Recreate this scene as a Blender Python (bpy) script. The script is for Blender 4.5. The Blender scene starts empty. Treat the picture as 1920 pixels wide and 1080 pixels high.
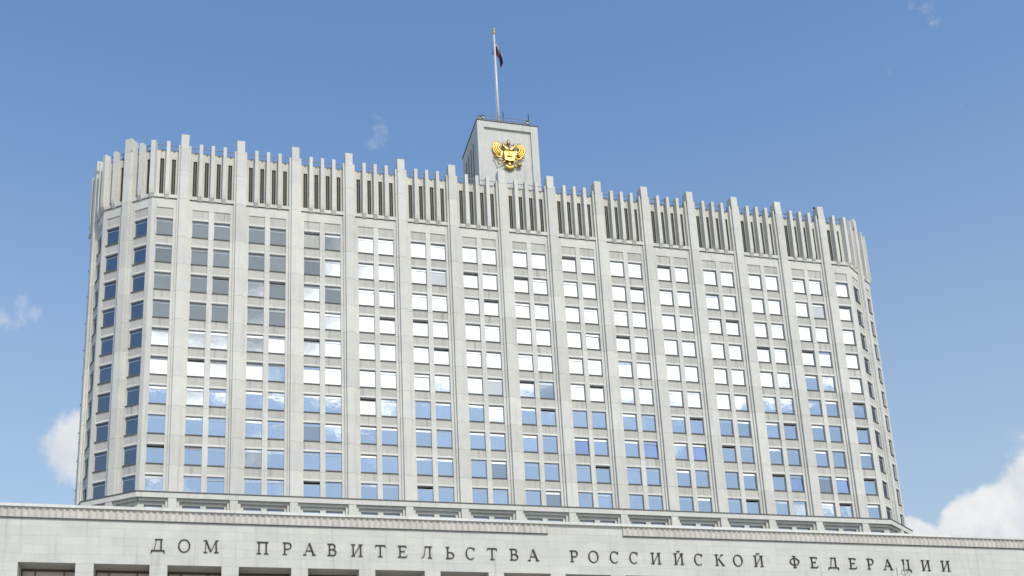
import bpy, math, random
from mathutils import Matrix, Vector

rnd = random.Random(11)
scene = bpy.context.scene
col = scene.collection

# ------------------------------------------------------------------ camera
cam_data = bpy.data.cameras.new("camera")
cam = bpy.data.objects.new("camera", cam_data)
col.objects.link(cam)
RT = Vector((0.96633132, -0.25269025, -0.04849139))
UP = Vector((-0.02720268, -0.28773847, 0.95732261))
FW = Vector((0.25585893, 0.92377173, 0.28492455))
rot = Matrix((RT, UP, -FW)).transposed()
cam.matrix_world = Matrix.Translation((-42.9493, -137.6936, 1.7)) @ rot.to_4x4()
cam_data.sensor_fit = 'HORIZONTAL'
cam_data.sensor_width = 36.0
cam_data.lens = 2180.08 / 1920 * 36.0
cam_data.shift_y = 486.15 / 1920          # the photograph is the upper crop of a taller frame
cam_data.clip_start = 0.1
cam_data.clip_end = 20000
scene.camera = cam

# ------------------------------------------------------------------ light
SUN_AZ = math.radians(14)      # to the right of straight behind the viewer
SUN_EL = math.radians(46)
sun_dir = Vector((math.sin(SUN_AZ) * math.cos(SUN_EL), -math.cos(SUN_AZ) * math.cos(SUN_EL), math.sin(SUN_EL)))

scene.view_settings.view_transform = 'Standard'
scene.view_settings.look = 'None'
scene.view_settings.exposure = 0.25
scene.view_settings.gamma = 1.0
scene.view_settings.use_curve_mapping = False

sd = bpy.data.lights.new("sun", 'SUN')
sd.energy = 2.3
sd.angle = math.radians(0.53)
sd.color = (1.0, 0.945, 0.85)
so = bpy.data.objects.new("sun", sd)
so.rotation_euler = sun_dir.to_track_quat('Z', 'Y').to_euler()
so.location = (0, -200, 250)
col.objects.link(so)

world = bpy.data.worlds.new("World")
scene.world = world
world.use_nodes = True


class NT:
    """tiny helper to write node graphs as expressions"""
    def __init__(self, nt):
        self.nt = nt

    def n(self, typ, **kw):
        nd = self.nt.nodes.new(typ)
        for k, v in kw.items():
            setattr(nd, k, v)
        return nd

    def link(self, a, b):
        self.nt.links.new(a, b)

    def put(self, sock, v):
        if isinstance(v, bpy.types.NodeSocket):
            self.link(v, sock)
        else:
            sock.default_value = v

    def m(self, op, a, b=0.0, c=None, clamp=False):
        nd = self.n('ShaderNodeMath', operation=op, use_clamp=clamp)
        self.put(nd.inputs[0], a)
        self.put(nd.inputs[1], b)
        if c is not None:
            self.put(nd.inputs[2], c)
        return nd.outputs[0]

    def vm(self, op, a, b=None):
        nd = self.n('ShaderNodeVectorMath', operation=op)
        self.put(nd.inputs[0], a)
        if b is not None:
            self.put(nd.inputs[1], b)
        return nd.outputs['Value'] if op in ('DOT_PRODUCT', 'LENGTH') else nd.outputs[0]

    def smooth(self, v, a, b, lo=0.0, hi=1.0):
        nd = self.n('ShaderNodeMapRange', interpolation_type='SMOOTHSTEP')
        self.put(nd.inputs['Value'], v)
        nd.inputs['From Min'].default_value = a
        nd.inputs['From Max'].default_value = b
        nd.inputs['To Min'].default_value = lo
        nd.inputs['To Max'].default_value = hi
        return nd.outputs[0]

    def mix(self, f, a, b, blend='MIX'):
        nd = self.n('ShaderNodeMix', data_type='RGBA', blend_type=blend)
        self.put(nd.inputs[0], f)
        self.put(nd.inputs[6], a)
        self.put(nd.inputs[7], b)
        return nd.outputs[2]

    def noise(self, vec, scale, detail=4.0, rough=0.55, dist=0.0):
        nd = self.n('ShaderNodeTexNoise')
        self.put(nd.inputs['Vector'], vec)
        nd.inputs['Scale'].default_value = scale
        nd.inputs['Detail'].default_value = detail
        nd.inputs['Roughness'].default_value = rough
        nd.inputs['Distortion'].default_value = dist
        return nd.outputs[0]


def azel(az, el):
    """compass bearing from +y towards +x, elevation -> direction"""
    a, e = math.radians(az), math.radians(el)
    return (math.sin(a) * math.cos(e), math.cos(a) * math.cos(e), math.sin(e))


wt = NT(world.node_tree)
world.node_tree.nodes.clear()
sky = wt.n('ShaderNodeTexSky', sky_type='NISHITA')
sky.sun_disc = False
sky.sun_elevation = SUN_EL
sky.sun_rotation = math.pi - SUN_AZ
sky.altitude = 150
sky.air_density = 1.25
sky.dust_density = 0.9
sky.ozone_density = 2.0
tc = wt.n('ShaderNodeTexCoord')
D = wt.vm('NORMALIZE', tc.outputs['Generated'])
n_big = wt.noise(D, 7.0, 10.0, 0.60, 0.25)
n_fine = wt.noise(D, 30.0, 10.0, 0.62, 0.15)
dens = wt.m('ADD', wt.m('MULTIPLY', n_big, 0.62), wt.m('MULTIPLY', n_fine, 0.38))
dens = wt.m('ADD', 0.5, wt.m('MULTIPLY', wt.m('SUBTRACT', dens, 0.5), 1.35))
# cumulus banks: (bearing, elevation, outer radius deg, inner radius deg, amount)
banks = [
    (41.0, 14.8, 3.4, 0.8, 0.36), (38.2, 14.9, 2.6, 0.7, 0.46), (34.9, 14.9, 1.6, 0.6, 0.62), (35.8, 31.2, 4.0, 1.5, -0.3), (23.0, 39.5, 7.0, 2.5, -0.2), (44.5, 16.0, 5.5, 2.0, 0.36),
    (-6.2, 21.0, 2.6, 0.5, 0.46), (-9.6, 26.8, 2.1, 0.2, 0.20), (8.7, 36.4, 1.5, 0.1, 0.195), (40.4, 38.4, 2.2, 0.2, 0.105),
    # the bright banks mirrored in the windows, over the viewer's shoulder
    (181.0, 30.5, 8.0, 4.5, 0.50), (184.0, 29.0, 6.0, 3.5, 0.3), (172.0, 30.0, 8.0, 4.5, 0.44), (163.0, 29.0, 8.0, 4.0, 0.34), (155.0, 28.0, 8.0, 4.0, 0.34), (148.0, 27.0, 7.0, 3.0, 0.32),
    (166.0, 40.0, 12.0, 6.0, 0.30), (184.0, 40.0, 10.0, 5.0, 0.28), (148.0, 37.0, 10.0, 5.0, 0.28),
    (178.0, 21.2, 3.2, 0.5, 0.24), (172.0, 21.0, 2.4, 0.3, 0.14), (149.0, 16.8, 2.4, 0.4, 0.22), (182.0, 18.8, 2.0, 0.3, 0.2),
]
tot = dens
for az, el, ro, ri, amt in banks:
    c = wt.vm('DOT_PRODUCT', D, azel(az, el))
    tot = wt.m('ADD', tot, wt.smooth(c, math.cos(math.radians(ro)), math.cos(math.radians(ri)), 0.0, amt))
alpha = wt.smooth(tot, 0.63, 0.84)
n_sh = wt.noise(D, 14.0, 7.0, 0.58, 0.2)
shade = wt.smooth(n_sh, 0.36, 0.64)
near_sun = wt.smooth(wt.vm('DOT_PRODUCT', D, tuple(sun_dir)), 0.2, 0.97)
white = wt.mix(shade, (3.9, 4.1, 4.4, 1), (4.9, 4.95, 5.0, 1))
gray_left = wt.smooth(wt.vm('DOT_PRODUCT', D, azel(179.5, 32.5)), math.cos(math.radians(7.2)), math.cos(math.radians(4.6)))
shine = wt.m('MULTIPLY', near_sun, wt.m('ADD', 0.80, wt.m('MULTIPLY', shade, 0.20)))
white = wt.mix(shine, white, (14.5, 14.5, 14.2, 1))
white = wt.mix(wt.m('MULTIPLY', gray_left, 0.95), white, (2.5, 2.8, 3.0, 1))
skyc = wt.mix(1.0, sky.outputs[0], (0.83, 0.955, 1.08, 1), 'MULTIPLY')
# pale summer haze thickening towards the horizon, the same all round
sepd = wt.n('ShaderNodeSeparateXYZ')
wt.link(D, sepd.inputs[0])
skyc = wt.mix(wt.smooth(sepd.outputs[2], 0.66, 0.18, 0.0, 0.56), skyc, (2.85, 3.2, 3.15, 1))
final = wt.mix(alpha, skyc, white)
bg = wt.n('ShaderNodeBackground')
bg.inputs['Strength'].default_value = 0.15
wo = wt.n('ShaderNodeOutputWorld')
wt.link(final, bg.inputs['Color'])
wt.link(bg.outputs[0], wo.inputs['Surface'])

# ------------------------------------------------------------------ materials
def new_mat(name):
    m = bpy.data.materials.new(name)
    m.use_nodes = True
    nt = m.node_tree
    bs = nt.nodes['Principled BSDF']
    return m, NT(nt), bs


def stone(name, base, vary=0.13, piece=0.15, rough=0.75, ribs=0.0, stain=0.19, bump=0.25):
    m, g, bs = new_mat(name)
    geo = g.n('ShaderNodeNewGeometry')
    P = geo.outputs['Position']
    oi = g.n('ShaderNodeObjectInfo')
    n1 = g.noise(P, 0.55, 6.0, 0.6)
    n2 = g.noise(P, 4.0, 5.0, 0.65)
    mp = g.n('ShaderNodeMapping')
    g.link(P, mp.inputs['Vector'])
    mp.inputs['Scale'].default_value = (2.2, 2.2, 0.10)
    n3 = g.noise(mp.outputs[0], 1.0, 5.0, 0.6)
    k = g.m('ADD', 1.0 - 0.5 * piece, g.m('MULTIPLY', oi.outputs['Random'], piece))
    k = g.m('MULTIPLY', k, g.m('ADD', 1.0, g.m('MULTIPLY', g.m('SUBTRACT', n1, 0.5), 2.2 * vary)))
    k = g.m('MULTIPLY', k, g.m('ADD', 1.0, g.m('MULTIPLY', g.m('SUBTRACT', n2, 0.5), 1.4 * vary)))
    streak = g.smooth(n3, 0.52, 0.75)
    k = g.m('MULTIPLY', k, g.m('SUBTRACT', 1.0, g.m('MULTIPLY', streak, stain)))
    cc = g.n('ShaderNodeCombineColor')
    tint = g.m('MULTIPLY', g.m('SUBTRACT', n1, 0.5), 0.10)
    g.link(g.m('MULTIPLY', k, base[0]), cc.inputs[0])
    g.link(g.m('MULTIPLY', k, base[1]), cc.inputs[1])
    g.link(g.m('MULTIPLY', g.m('MULTIPLY', k, base[2]), g.m('SUBTRACT', 1.0, tint)), cc.inputs[2])
    g.link(cc.outputs[0], bs.inputs['Base Color'])
    bs.inputs['Roughness'].default_value = rough
    bs.inputs['Specular IOR Level'].default_value = 0.25
    h = g.m('ADD', g.m('MULTIPLY', n2, 0.6), g.m('MULTIPLY', g.noise(P, 18.0, 3.0), 0.4))
    if ribs:
        tco = g.n('ShaderNodeTexCoord')
        sx = g.n('ShaderNodeSeparateXYZ')
        g.link(tco.outputs['Object'], sx.inputs[0])
        w = g.m('SINE', g.m('MULTIPLY', sx.outputs[0], 2 * math.pi / 0.11))
        h = g.m('ADD', h, g.m('MULTIPLY', w, ribs))
    b = g.n('ShaderNodeBump')
    b.inputs['Strength'].default_value = bump
    b.inputs['Distance'].default_value = 0.03
    g.link(h, b.inputs['Height'])
    g.link(b.outputs[0], bs.inputs['Normal'])
    return m


def plain(name, rgb, rough=0.5, metal=0.0, vary=0.12, spec=0.5):
    m, g, bs = new_mat(name)
    geo = g.n('ShaderNodeNewGeometry')
    n = g.noise(geo.outputs['Position'], 2.5, 5.0, 0.6)
    k = g.smooth(n, 0.3, 0.7, 1 - vary, 1 + vary)
    c = g.mix(1.0, (*rgb, 1), (1, 1, 1, 1), 'MULTIPLY')
    sc = g.n('ShaderNodeVectorMath', operation='SCALE')
    g.link(c, sc.inputs[0])
    g.link(k, sc.inputs['Scale'])
    g.link(sc.outputs[0], bs.inputs['Base Color'])
    bs.inputs['Roughness'].default_value = rough
    bs.inputs['Metallic'].default_value = metal
    bs.inputs['Specular IOR Level'].default_value = spec
    return m


def mirror_glass(name, tint, body, body_share=0.12, wave=0.05, rough=0.01):
    """solar-control glazing: strong slightly wavy reflection over a dark room"""
    m, g, bs = new_mat(name)
    geo = g.n('ShaderNodeNewGeometry')
    oi = g.n('ShaderNodeObjectInfo')
    off = g.n('ShaderNodeCombineXYZ')
    g.link(g.m('MULTIPLY', oi.outputs['Random'], 40.0), off.inputs[0])
    p = g.vm('ADD', geo.outputs['Position'], off.outputs[0])
    b = g.n('ShaderNodeBump')
    b.inputs['Strength'].default_value = wave
    b.inputs['Distance'].default_value = 0.05
    g.link(g.noise(p, 0.9, 2.0, 0.5), b.inputs['Height'])
    gl = g.n('ShaderNodeBsdfGlossy')
    gl.inputs['Roughness'].default_value = rough
    dirt = g.noise(geo.outputs['Position'], 1.5, 4.0, 0.6)
    sc = g.n('ShaderNodeVectorMath', operation='SCALE')
    sc.inputs[0].default_value = tint
    g.link(g.m('ADD', 0.90, g.m('MULTIPLY', g.m('MULTIPLY', oi.outputs['Random'], dirt), 0.22)), sc.inputs['Scale'])
    g.link(sc.outputs[0], gl.inputs['Color'])
    g.link(b.outputs[0], gl.inputs['Normal'])
    df = g.n('ShaderNodeBsdfDiffuse')
    df.inputs['Color'].default_value = (*body, 1)
    ms = g.n('ShaderNodeMixShader')
    ms.inputs[0].default_value = body_share
    g.link(gl.outputs[0], ms.inputs[1])
    g.link(df.outputs[0], ms.inputs[2])
    out = [n for n in g.nt.nodes if n.type == 'OUTPUT_MATERIAL'][0]
    g.link(ms.outputs[0], out.inputs['Surface'])
    g.nt.nodes.remove(bs)
    return m


M = {}
M['stone'] = stone('pale_limestone', (0.605, 0.584, 0.528))
M['stone2'] = stone('pale_limestone_core', (0.46, 0.44, 0.39))
M['slab'] = stone('limestone_slab', (0.58, 0.562, 0.512), vary=0.11, piece=0.09)
M['spandrel'] = stone('ribbed_spandrel_stone', (0.53, 0.504, 0.455), ribs=0.9, bump=0.45, piece=0.14, stain=0.36)
M['fluted'] = stone('fluted_stone', (0.565, 0.525, 0.465), piece=0.13, stain=0.22)
M['lintel'] = stone('smooth_lintel_stone', (0.68, 0.66, 0.605), vary=0.05)
M['crown'] = stone('crown_wall_stone', (0.59, 0.562, 0.485), stain=0.2)
M['interior'] = plain('dark_interior', (0.035, 0.034, 0.032), 0.9)
M['sill'] = plain('sill_flashing', (0.16, 0.155, 0.14), 0.6)
M['flash'] = plain('lead_flashing', (0.10, 0.10, 0.095), 0.6)
M['frame'] = plain('aluminium_frame', (0.52, 0.54, 0.56), 0.5, 0.1)
M['bronze_frame'] = plain('bronze_frame', (0.13, 0.10, 0.07), 0.5, 0.3)
M['louver'] = plain('dark_louver', (0.028, 0.027, 0.024), 0.8)
M['louver_bar'] = plain('louver_bar', (0.13, 0.13, 0.115), 0.6)
M['rail'] = plain('railing_steel', (0.11, 0.12, 0.15), 0.5, 0.4)
M['letter'] = plain('dark_bronze_letter', (0.030, 0.027, 0.022), 0.45, 0.4)
M['gold'] = plain('gilded_metal', (0.66, 0.44, 0.12), 0.40, 1.0, vary=0.22)
M['gold_dark'] = plain('darker_gilding', (0.36, 0.27, 0.11), 0.5, 1.0, vary=0.2)
M['pole'] = plain('painted_pole', (0.55, 0.56, 0.56), 0.4)
M['grey'] = plain('grey_housing', (0.42, 0.40, 0.36), 0.6)
M['dark'] = plain('dark_iron', (0.05, 0.05, 0.055), 0.5, 0.4)
M['blind'] = plain('closed_blind', (0.42, 0.41, 0.37), 0.8)
M['glass'] = mirror_glass('reflective_glazing', (0.60, 0.635, 0.67), (0.03, 0.04, 0.05))
M['glass_end'] = mirror_glass('dark_sky_end_glazing', (0.24, 0.285, 0.345), (0.02, 0.025, 0.03))  # darker colour stands in for the dark sky these facets mirror
M['glass_blue'] = mirror_glass('deep_sky_pane_glazing', (0.15, 0.21, 0.37), (0.02, 0.03, 0.06))  # deep blue sky reflection of the open panes, put into the glass colour
M['glass_dull'] = mirror_glass('dull_glazing', (0.42, 0.45, 0.48), (0.22, 0.24, 0.26), 0.45)
M['bronze_glass'] = mirror_glass('bronze_glazing', (0.62, 0.53, 0.47), (0.80, 0.71, 0.64), 0.82)  # pale diffuse body stands in for plaza and sky reflected in the panes
M['roof'] = plain('roofing_felt', (0.12, 0.12, 0.12), 0.9)
M['paving'] = stone('plaza_paving', (0.33, 0.32, 0.30), vary=0.25)


def flag_mat():
    m, g, bs = new_mat('tricolour_cloth')
    uv = g.n('ShaderNodeUVMap')
    s = g.n('ShaderNodeSeparateXYZ')
    g.link(uv.outputs[0], s.inputs[0])
    v = s.outputs[1]
    a = g.mix(g.m('GREATER_THAN', v, 0.333), (0.13, 0.015, 0.017, 1), (0.008, 0.012, 0.06, 1))
    a = g.mix(g.m('GREATER_THAN', v, 0.75), a, (0.30, 0.30, 0.33, 1))
    g.link(a, bs.inputs['Base Color'])
    bs.inputs['Roughness'].default_value = 0.8
    return m


M['flag'] = flag_mat()

# ------------------------------------------------------------------ mesh helpers
class MB:
    def __init__(self):
        self.v, self.f = [], []

    def box(self, x0, x1, y0, y1, z0, z1):
        b = len(self.v)
        self.v += [(x0, y0, z0), (x1, y0, z0), (x1, y1, z0), (x0, y1, z0), (x0, y0, z1), (x1, y0, z1), (x1, y1, z1), (x0, y1, z1)]
        self.f += [tuple(b + i for i in q) for q in ((3, 2, 1, 0), (4, 5, 6, 7), (0, 1, 5, 4), (1, 2, 6, 5), (2, 3, 7, 6), (3, 0, 4, 7))]
        return self

    def prism(self, poly, z0, z1):
        """plan polygon, anticlockwise, pulled up"""
        b, n = len(self.v), len(poly)
        self.v += [(x, y, z0) for x, y in poly] + [(x, y, z1) for x, y in poly]
        self.f.append(tuple(b + i for i in reversed(range(n))))
        self.f.append(tuple(b + n + i for i in range(n)))
        for i in range(n):
            j = (i + 1) % n
            self.f.append((b + i, b + j, b + n + j, b + n + i))
        return self

    def slab_xz(self, poly, y0, y1):
        """elevation polygon (x, z), anticlockwise seen from the front (-y), front at y0"""
        b, n = len(self.v), len(poly)
        self.v += [(x, y0, z) for x, z in poly] + [(x, y1, z) for x, z in poly]
        self.f.append(tuple(b + i for i in range(n)))
        self.f.append(tuple(b + n + i for i in reversed(range(n))))
        for i in range(n):
            j = (i + 1) % n
            self.f.append((b + j, b + i, b + n + i, b + n + j))
        return self

    def side_yz(self, poly, x0, x1):
        """profile polygon (y, z), pulled along x"""
        b, n = len(self.v), len(poly)
        self.v += [(x0, y, z) for y, z in poly] + [(x1, y, z) for y, z in poly]
        self.f.append(tuple(b + i for i in range(n)))
        self.f.append(tuple(b + n + i for i in reversed(range(n))))
        for i in range(n):
            j = (i + 1) % n
            self.f.append((b + j, b + i, b + n + i, b + n + j))
        return self

    def tube(self, pts, radii, seg=8, flat=1.0, cap=True):
        """round bar through pts; flat squashes it in y"""
        b = len(self.v)
        pts = [Vector(p) for p in pts]
        n = len(pts)
        for i, p in enumerate(pts):
            t = (pts[min(i + 1, n - 1)] - pts[max(i - 1, 0)]).normalized()
            a = Vector((0, 1, 0)) if abs(t.y) < 0.9 else Vector((1, 0, 0))
            s = t.cross(a).normalized()
            w = s.cross(t).normalized()
            r = radii[i] if isinstance(radii, (list, tuple)) else radii
            for k in range(seg):
                an = 2 * math.pi * k / seg
                q = p + s * (r * math.cos(an)) + w * (r * math.sin(an) * flat)
                self.v.append(tuple(q))
        for i in range(n - 1):
            for k in range(seg):
                k2 = (k + 1) % seg
                self.f.append((b + i * seg + k, b + i * seg + k2, b + (i + 1) * seg + k2, b + (i + 1) * seg + k))
        if cap:
            self.f.append(tuple(b + k for k in reversed(range(seg))))
            self.f.append(tuple(b + (n - 1) * seg + k for k in range(seg)))
        return self

    def ball(self, c, rx, ry, rz, seg=12, rings=8):
        b = len(self.v)
        for i in range(rings + 1):
            th = math.pi * i / rings
            r = max(math.sin(th), 0.002)
            for k in range(seg):
                an = 2 * math.pi * k / seg
                self.v.append((c[0] + rx * r * math.cos(an), c[1] + ry * r * math.sin(an), c[2] + rz * math.cos(th)))
        for i in range(rings):
            for k in range(seg):
                k2 = (k + 1) % seg
                self.f.append((b + i * seg + k, b + (i + 1) * seg + k, b + (i + 1) * seg + k2, b + i * seg + k2))
        return self

    def add(self, other, mat=None):
        b = len(self.v)
        for p in other.v:
            self.v.append(tuple(mat @ Vector(p)) if mat else p)
        self.f += [tuple(b + i for i in q) for q in other.f]
        return self

    def mesh(self, name, mat, smooth=False):
        me = bpy.data.meshes.new(name)
        me.from_pydata(self.v, [], self.f)
        me.materials.append(mat)
        if smooth:
            for p in me.polygons:
                p.use_smooth = True
        me.update()
        return me


def put(name, me, parent=None, loc=(0, 0, 0), rz=0.0, rx=0.0, ry=0.0):
    o = bpy.data.objects.new(name, me)
    o.location = loc
    o.rotation_euler = (rx, ry, rz)
    if parent is not None:
        o.parent = parent
    col.objects.link(o)
    return o


def tag(o, label, cat, group=None):
    o['label'] = label
    o['category'] = cat
    if group:
        o['group'] = group
    return o


def struct(o):
    o['kind'] = 'structure'
    return o


# ------------------------------------------------------------------ ground
gm = MB().box(-4000, 4000, -4000, 4000, -1.0, 0.0)
struct(put('ground', gm.mesh('ground', M['paving'])))

# ------------------------------------------------------------------ tower: levels and plan
BAY = 7.2
H = 3.933
ROWS = 10
TOP0 = 87.68           # head of the top window row
WIN_H = 2.44
Z_CORN = 49.9
Z_BAND0, Z_BAND1 = 89.2, 90.5
Z_LEDGE = 91.1
Z_SLOT = 96.68
Z_PAR = 97.86
Z_FIN = 98.95
Z_SH = 98.7
Z_PIL = 100.19
WALL = 0.5             # depth of the pier plane behind the pilaster faces
GLASS = 0.80
BACK = 1.35
X1, FAC = 50.72, 7.7   # half length of the long front, length of an end facet
TURN = math.radians(36)

tower = bpy.data.objects.new('office_tower', None)
tower.location = (0, 0, 0)
col.objects.link(tower)
tag(tower, 'tall pale stone office tower with ribbed pilasters and rows of reflective windows', 'tower')


class Face:
    """a straight stretch of wall; local u from its middle, d inwards from the pilaster faces"""
    def __init__(self, p0, p1, pil, wins, mull, half_bays):
        p0, p1 = Vector(p0), Vector(p1)
        t = (p1 - p0).normalized()
        self.t, self.n = t, Vector((-t.y, t.x))
        self.len = (p1 - p0).length
        self.o = (p0 + p1) / 2 - self.n * WALL
        self.a = math.atan2(t.y, t.x)
        self.pil, self.wins, self.mull = pil, wins, mull

    def at(self, u, d, z):
        p = self.o + self.t * u + self.n * d
        return (p.x, p.y, z)

    def mat(self, u, d, z):
        return Matrix.Translation(self.at(u, d, z)) @ Matrix.Rotation(self.a, 4, 'Z')


corner = [Vector((-X1, WALL)), Vector((X1, WALL))]
ptsR = [Vector((X1, WALL))]
ang = 0.0
for i in range(4):
    ang += TURN
    ptsR.append(ptsR[-1] + FAC * Vector((math.cos(ang), math.sin(ang))))
ptsL = [Vector((-p.x, p.y)) for p in ptsR]

pil_front = [(i - 7.5) * BAY for i in range(1, 15)]
win_front = [pil_front[0] - 2.23] + [(i - 7) * BAY + s for i in range(1, 14) for s in (-1.37, 1.37)] + [pil_front[-1] + 2.23]
mull_front = [(i - 7) * BAY for i in range(1, 14)]
front = Face(ptsL[0], ptsR[0], pil_front, win_front, mull_front, None)
L1 = Face(ptsL[1], ptsL[0], [0.0], [-2.23, 2.23], [], None)
L2 = Face(ptsL[2], ptsL[1], [0.0], [-2.23, 2.23], [], None)
R1 = Face(ptsR[0], ptsR[1], [0.0], [-2.23, 2.23], [], None)
R2 = Face(ptsR[1], ptsR[2], [0.0], [-2.23, 2.23], [], None)
faces = [front, L1, L2, R1, R2]

# plan outline (anticlockwise) offset inwards by d from the pier plane
outline = [ptsL[0]] + ptsR + list(reversed(ptsL))[:-1]


def offset_poly(poly, d):
    n = len(poly)
    out = []
    for i in range(n):
        p, q, r = poly[i - 1], poly[i], poly[(i + 1) % n]
        e1, e2 = (q - p).normalized(), (r - q).normalized()
        n1, n2 = Vector((-e1.y, e1.x)), Vector((-e2.y, e2.x))
        b = (n1 + n2)
        b = b / b.dot(n1)
        out.append(q + b * d)
    return [tuple(v) for v in out]


put('interior_core', MB().prism(offset_poly(outline, 1.15), 0.0, 97.0).mesh('interior_core', M['interior']), tower)
put('roof_slab', MB().prism(offset_poly(outline, 0.86), 97.02, 97.6).mesh('roof_slab', M['roof']), tower)


# --- pilasters
def pil_profile(e=0.0):
    return [(-1.19 + e, BACK), (-1.19 + e, 0.5 + e), (-0.8 + e, 0.5 + e), (-0.8 + e, 0.3 + e), (-0.5 + e, 0.3 + e), (-0.5 + e, e),
            (0.5 - e, e), (0.5 - e, 0.3 + e), (0.8 - e, 0.3 + e), (0.8 - e, 0.5 + e), (1.19 - e, 0.5 + e), (1.19 - e, BACK)]


def crown_profile(e=0.0):
    return [(-0.8 + e, BACK), (-0.8 + e, 0.3 + e), (-0.5 + e, 0.3 + e), (-0.5 + e, e), (0.5 - e, e), (0.5 - e, 0.3 + e), (0.8 - e, 0.3 + e), (0.8 - e, BACK)]


JO = 0.024
me_pil = MB()
me_pil.prism(pil_profile(0.04), 0, Z_BAND1 - Z_CORN).prism(crown_profile(0.04), Z_BAND1 - Z_CORN, Z_SH - Z_CORN)
me_pil = me_pil.mesh('pilaster', M['stone2'])
blk_z = [Z_CORN + 0.01]
z = TOP0 - WIN_H - 0.35 - 8 * H
while z < Z_BAND1 - 2.0:
    blk_z.append(z)
    z += H
blk_z.append(Z_BAND1)
blk_meshes = {}


def block_mesh(h, kind):
    key = (round(h, 3), kind)
    if key not in blk_meshes:
        prof = {'w': pil_profile(), 'c': crown_profile()}.get(kind)
        if kind == 't':
            # free-standing head with a slightly battered front
            b = MB().side_yz([(0.0, 0.0), (0.04, h), (1.45, h), (1.45, 0.0)], -0.5, 0.5)
        else:
            b = MB().prism(prof, 0, h)
        blk_meshes[key] = b.mesh('stone_block', M['stone'])
    return blk_meshes[key]


def build_pilaster(fc, u, simple=False):
    p = put('pilaster', me_pil, tower, fc.at(u, 0, Z_CORN), fc.a)
    segs = [(blk_z[i], blk_z[i + 1], 'w') for i in range(len(blk_z) - 1)]
    zc = [Z_BAND1, Z_BAND1 + 4.2, Z_SH]
    segs += [(zc[0], zc[1], 'c'), (zc[1], zc[2], 'c'), (zc[2] - 0.6, Z_PIL, 't')]
    for a, b, k in segs:
        dd = rnd.uniform(-0.006, 0.006)
        y0 = dd if k != 't' else -0.012
        put('stone_block', block_mesh(b - a - (JO if k != 't' else 0), k), p, (0, y0, a - Z_CORN))
    return p


for fc in faces:
    for u in fc.pil:
        build_pilaster(fc, u)

# --- thin mullion piers between the paired windows
me_mull = MB().box(-0.30, 0.30, WALL + 0.04, BACK, 0, Z_BAND0 - Z_CORN).mesh('mullion', M['stone2'])
mull_blk = {}
for fc in faces:
    for u in fc.mull:
        p = put('mullion', me_mull, tower, fc.at(u, 0, Z_CORN), fc.a)
        zz = blk_z[:-1] + [Z_BAND0]
        for i in range(len(zz) - 1):
            h = zz[i + 1] - zz[i] - 0.03
            k = round(h, 3)
            if k not in mull_blk:
                mull_blk[k] = MB().box(-0.33, 0.33, WALL, BACK - 0.01, 0, h).mesh('stone_block', M['stone'])
            put('stone_block', mull_blk[k], p, (0, rnd.uniform(-0.005, 0.005), zz[i] - Z_CORN))

# --- corner piers
def corner_pier(fa, fb, c):
    """between the last window of fa and the first window of fb"""
    ua, ub = max(fa.wins) + 1.04, min(fb.wins) - 1.04
    A, A2 = fa.at(ua, WALL, 0), fa.at(ua, BACK, 0)
    B, B2 = fb.at(ub, WALL, 0), fb.at(ub, BACK, 0)
    inn = (Vector(A2[:2]) + Vector(B2[:2])) / 2
    poly = [A[:2], tuple(c), B[:2], B2[:2], tuple(inn), A2[:2]]
    put('corner_pier', MB().prism(poly, Z_CORN, Z_BAND1).mesh('corner_pier', M['stone']), tower)
    # bent fin over the corner
    a = (fa.a + fb.a) / 2
    n = Vector((-math.sin(a), math.cos(a)))
    o = c - n * (WALL / math.cos(TURN / 2) - 0.14)
    put('fin', me_fin_corner, tower, (o.x, o.y, 0), a)


def fin_mesh(hw):
    b = MB().side_yz(FIN_PROF, -hw, hw)
    b.v = [(x * (0.84 if zz > Z_FIN - 0.1 else 1.0), y, zz) for x, y, zz in b.v]
    return b.mesh('fin', M['stone'])


FIN_PROF = [(0.0, 91.6), (0.0, Z_FIN - 0.05), (0.1, Z_FIN), (0.82, Z_FIN), (0.82, 90.52), (0.36, 90.52), (0.08, 91.05)]
me_fin = fin_mesh(0.255)
me_fin_corner = fin_mesh(0.33)
corner_pier(L2, L1, ptsL[1])
corner_pier(L1, front, ptsL[0])
corner_pier(front, R1, ptsR[0])
corner_pier(R1, R2, ptsR[1])

# --- windows, spandrels, lintels
me_frame = MB()
FW2, TR0, TR1 = 1.04, 1.99, 2.04
me_frame.box(-FW2, -FW2 + 0.04, -0.04, 0.05, 0, WIN_H).box(FW2 - 0.04, FW2, -0.04, 0.05, 0, WIN_H)
me_frame.box(-FW2 + 0.04, FW2 - 0.04, -0.04, 0.05, 0, 0.04).box(-FW2 + 0.04, FW2 - 0.04, -0.04, 0.05, WIN_H - 0.04, WIN_H)
me_frame.box(-FW2 + 0.04, FW2 - 0.04, -0.04, 0.05, TR0, TR1)
frame_mb = me_frame
me_frame = me_frame.mesh('window_frame', M['frame'])
pane_mb = MB().box(-1.0, 1.0, -0.008, 0.008, 0, TR0 - 0.04)
me_pane = pane_mb.mesh('pane', M['glass'])
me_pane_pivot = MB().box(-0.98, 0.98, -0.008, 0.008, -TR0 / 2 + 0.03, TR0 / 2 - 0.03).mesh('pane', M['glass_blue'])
vent_mb = MB().box(-1.0, 1.0, -0.008, 0.008, 0, WIN_H - 0.04 - TR1)
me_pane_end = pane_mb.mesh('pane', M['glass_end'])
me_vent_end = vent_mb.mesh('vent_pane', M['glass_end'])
me_pane_dull = pane_mb.mesh('pane', M['glass_dull'])
me_vent = vent_mb.mesh('vent_pane', M['glass'])
sill_mb = MB().box(-1.04, 1.04, WALL - GLASS - 0.04, -0.04, -0.08, 0.0)
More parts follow.
